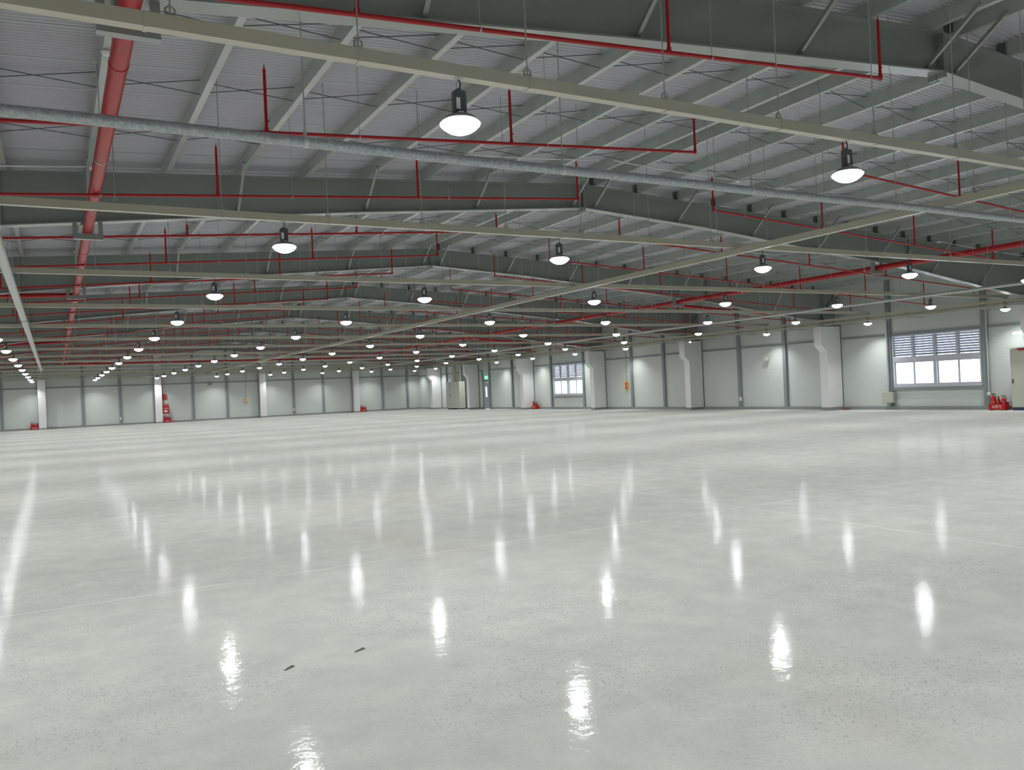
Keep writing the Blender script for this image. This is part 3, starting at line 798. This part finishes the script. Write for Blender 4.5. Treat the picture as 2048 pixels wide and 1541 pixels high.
# ---------------------------------------------------------------- cabinets, boxes and controls on the walls
t = thing('electrical_cabinet', (31.0, 17.0, 0), 'tall beige electrical cabinet with dark blue plinth beside the big window', 'cabinet')
MB().rbox(0, .48, -.1, .62, .11, 2.27, .01).build('cabinet_body', 'cabinet', t)
MB().box(.02, .46, -.08, .6, 0, .11).build('plinth', 'navy', t)
MB().box(-.015, 0, -.08, .6, .14, 2.24).build('door', 'cabinet', t)
MB().box(-.03, -.015, .52, .56, 1.0, 1.16).build('handle', 'black', t)
MB().box(-.14, .5, -.12, .68, 2.29, 2.33).build('canopy', 'galv', t)
MB().box(-.06, 0, .1, .30, 2.2, 2.27).build('red_sign', 'redbtn', t)  # small red sign at the cabinet top, gives no light
t = thing('wall_light', (31.1, 17.4, 2.85), 'short white tube light on the wall beside the column at the big window', 'light')
MB().tube([(0, -.2, 0), (-.0, .12, 0)], .045, 12).build('tube', 'tube', t)
MB().box(-.02, .28, -.05, .0, -.02, .02).build('bracket', 'rod', t)

t = thing('electrical_cabinet', (30.55, 66.5, 0), 'tall beige cabinet with black plinth in the far corner of the window wall', 'cabinet')
MB().box(0, .55, -2.3, .25, .1, 2.42).build('cabinet_body', 'cabinet', t)
MB().box(0, .45, -.9, .2, 0, .1).build('plinth', 'black', t)
MB().box(-.02, 0, -.55, .2, .2, 2.3).build('door', 'cabinet', t)
MB().box(-.04, -.02, -.42, -.36, 1.15, 1.35).build('handle', 'black', t)
MB().box(-.16, .0, .0, .25, 2.34, 2.40).build('lamp_bracket', 'white', t)
t = thing('cable_duct', (30.8, 65.6, 0), 'two beige vertical ducts rising from the tall corner cabinet', 'duct')
MB().box(0, .2, 0.0, .45, 2.42, 3.86).build('duct_run', 'tray', t)
MB().box(.05, .2, -1.0, -.75, 2.42, 3.86).build('duct_run', 'tray', t)

def control(x, y, z, rz, lab, body):
    t = thing('control_box', (x, y, z), lab, 'control box', 'wall control boxes hanging on cables')
    t.rotation_euler.z = rz
    MB().rbox(-.14, .14, -.09, .0, -.26, .26, .02).build('box', body, t)
    for k, zz in enumerate((.12, -.12)):
        MB().tube([(0, -.09, zz), (0, -.12, zz)], .065, 12).build('push_button', 'redbtn' if k else 'orange' if body == 'cream' else 'redbtn', t)
    MB().tube([(0, -.05, .26), (.0, -.05, 3.86 - z)], .010, 5).build('cable', 'wire', t)
control(14.92, YF - .01, 1.53, 0, 'cream control box with a red button on a long cable on the far end wall', 'cream')
control(XR - .01, 41.6, 1.48, R90, 'orange control box with red buttons hanging on the window wall', 'orange')
t = thing('wall_camera', (XR - .1, 29.85, 2.55), 'small pale fitting hanging on a cord between the plain bay posts', 'wall fitting')
MB().rbox(-.12, .02, -.09, .09, -.1, .1, .02).build('housing', 'cabinet', t)
MB().tube([(-.1, .14, -.06), (-.06, .16, .05)], .03, 8).build('lens_tube', 'post', t)
MB().tube([(-.03, 0, .1), (-.05, .06, .5), (-.04, .02, 1.0), (-.03, 0, 1.3)], .01, 5).build('cord', 'galv', t)
t = thing('junction_box', (XR - .2, 23.0, .52), 'grey junction box low on the wall post beside the big window', 'junction box')
MB().rbox(-.1, .08, -.28, .25, -.22, .24, .02).build('box', 'cabinet', t)
MB().tube([(0, -.02, .24), (0, -.02, 3.3)], .035, 10).build('conduit', 'galv', t)
MB().box(-.06, .06, -.12, .04, -.36, -.22).build('gland', 'post', t)
t = thing('wall_conduit', (XR - .16, 18.66, 0), 'white conduit with socket running down the post beyond the red caddy', 'conduit')
MB().tube([(0, .0, .68), (0, .0, 3.9)], .025, 8).build('pipe_run', 'galv', t)
MB().rbox(-.04, .03, -.06, .06, .56, .68, .01).build('socket', 'white', t)
for x, lab in ((4.75, 'on the galvanised pipe side'), (19.1, 'past the cream control box column')):
    t = thing('wall_socket', (x, YF - .15, .55), 'small white socket low on an end wall post ' + lab, 'socket')
    MB().rbox(-.06, .06, -.05, .03, -.1, .1, .01).build('socket_plate', 'white', t)
t = thing('wall_socket', (XR - .15, 31.75, .55), 'small white socket low on the window wall post in the plain bay', 'socket')
MB().rbox(-.05, .03, -.06, .06, -.1, .1, .01).build('socket_plate', 'white', t)
t = thing('wall_speaker', (11.9, YF - .12, 3.2), 'small grey round speaker on the far end wall rail', 'speaker')
MB().tube([(0, 0, 0), (0, -.15, 0)], .17, 14).build('speaker_body', 'post', t)

# odd bits on the floor

def chip(x, y, rz, l, lab):
    b = MB(); b.add([(-l, -.006, 0), (l, -.009, 0), (l * .9, .01, 0), (-l * .8, .008, 0), (-l * .7, 0, .008), (l * .7, .002, .012)],
                    [(0, 1, 5, 4), (1, 2, 5), (2, 3, 4, 5), (3, 0, 4), (3, 2, 1, 0)])
    o = b.build('wood_chip', 'debris', None, (x, y, 0.0005)); o.rotation_euler.z = rz
    tag(o, lab, 'debris')
chip(1.19, 5.08, .62, .045, 'thin dark wood splinter on the polished floor, the one closer to the viewer')
chip(1.66, 5.15, .42, .045, 'thin dark wood splinter on the polished floor, the one farther along')
b = MB(); n = 10
vs = [(0, 0, .12)]
for ring, (rr, zz) in enumerate(((.07, .08), (.12, .04), (.16, 0))):
    for k in range(n):
        a = 2 * math.pi * k / n; q = rr * (1 + .25 * math.sin(3 * a + ring)); vs.append((q * math.cos(a) * .7, q * math.sin(a) * 1.3, zz * (1 + .2 * math.cos(5 * a))))
fs = [(0, 1 + k, 1 + (k + 1) % n) for k in range(n)]
for r_ in range(2):
    for k in range(n): fs.append((1 + r_ * n + k, 1 + r_ * n + n + k, 1 + r_ * n + n + (k + 1) % n, 1 + r_ * n + (k + 1) % n))
b.add(vs, fs, 0, True)
tag(b.build('crumpled_rag', 'rag', None, (31.15, 25.05, 0.0)), 'crumpled brownish red rag on the floor behind the column past the big window', 'rag')
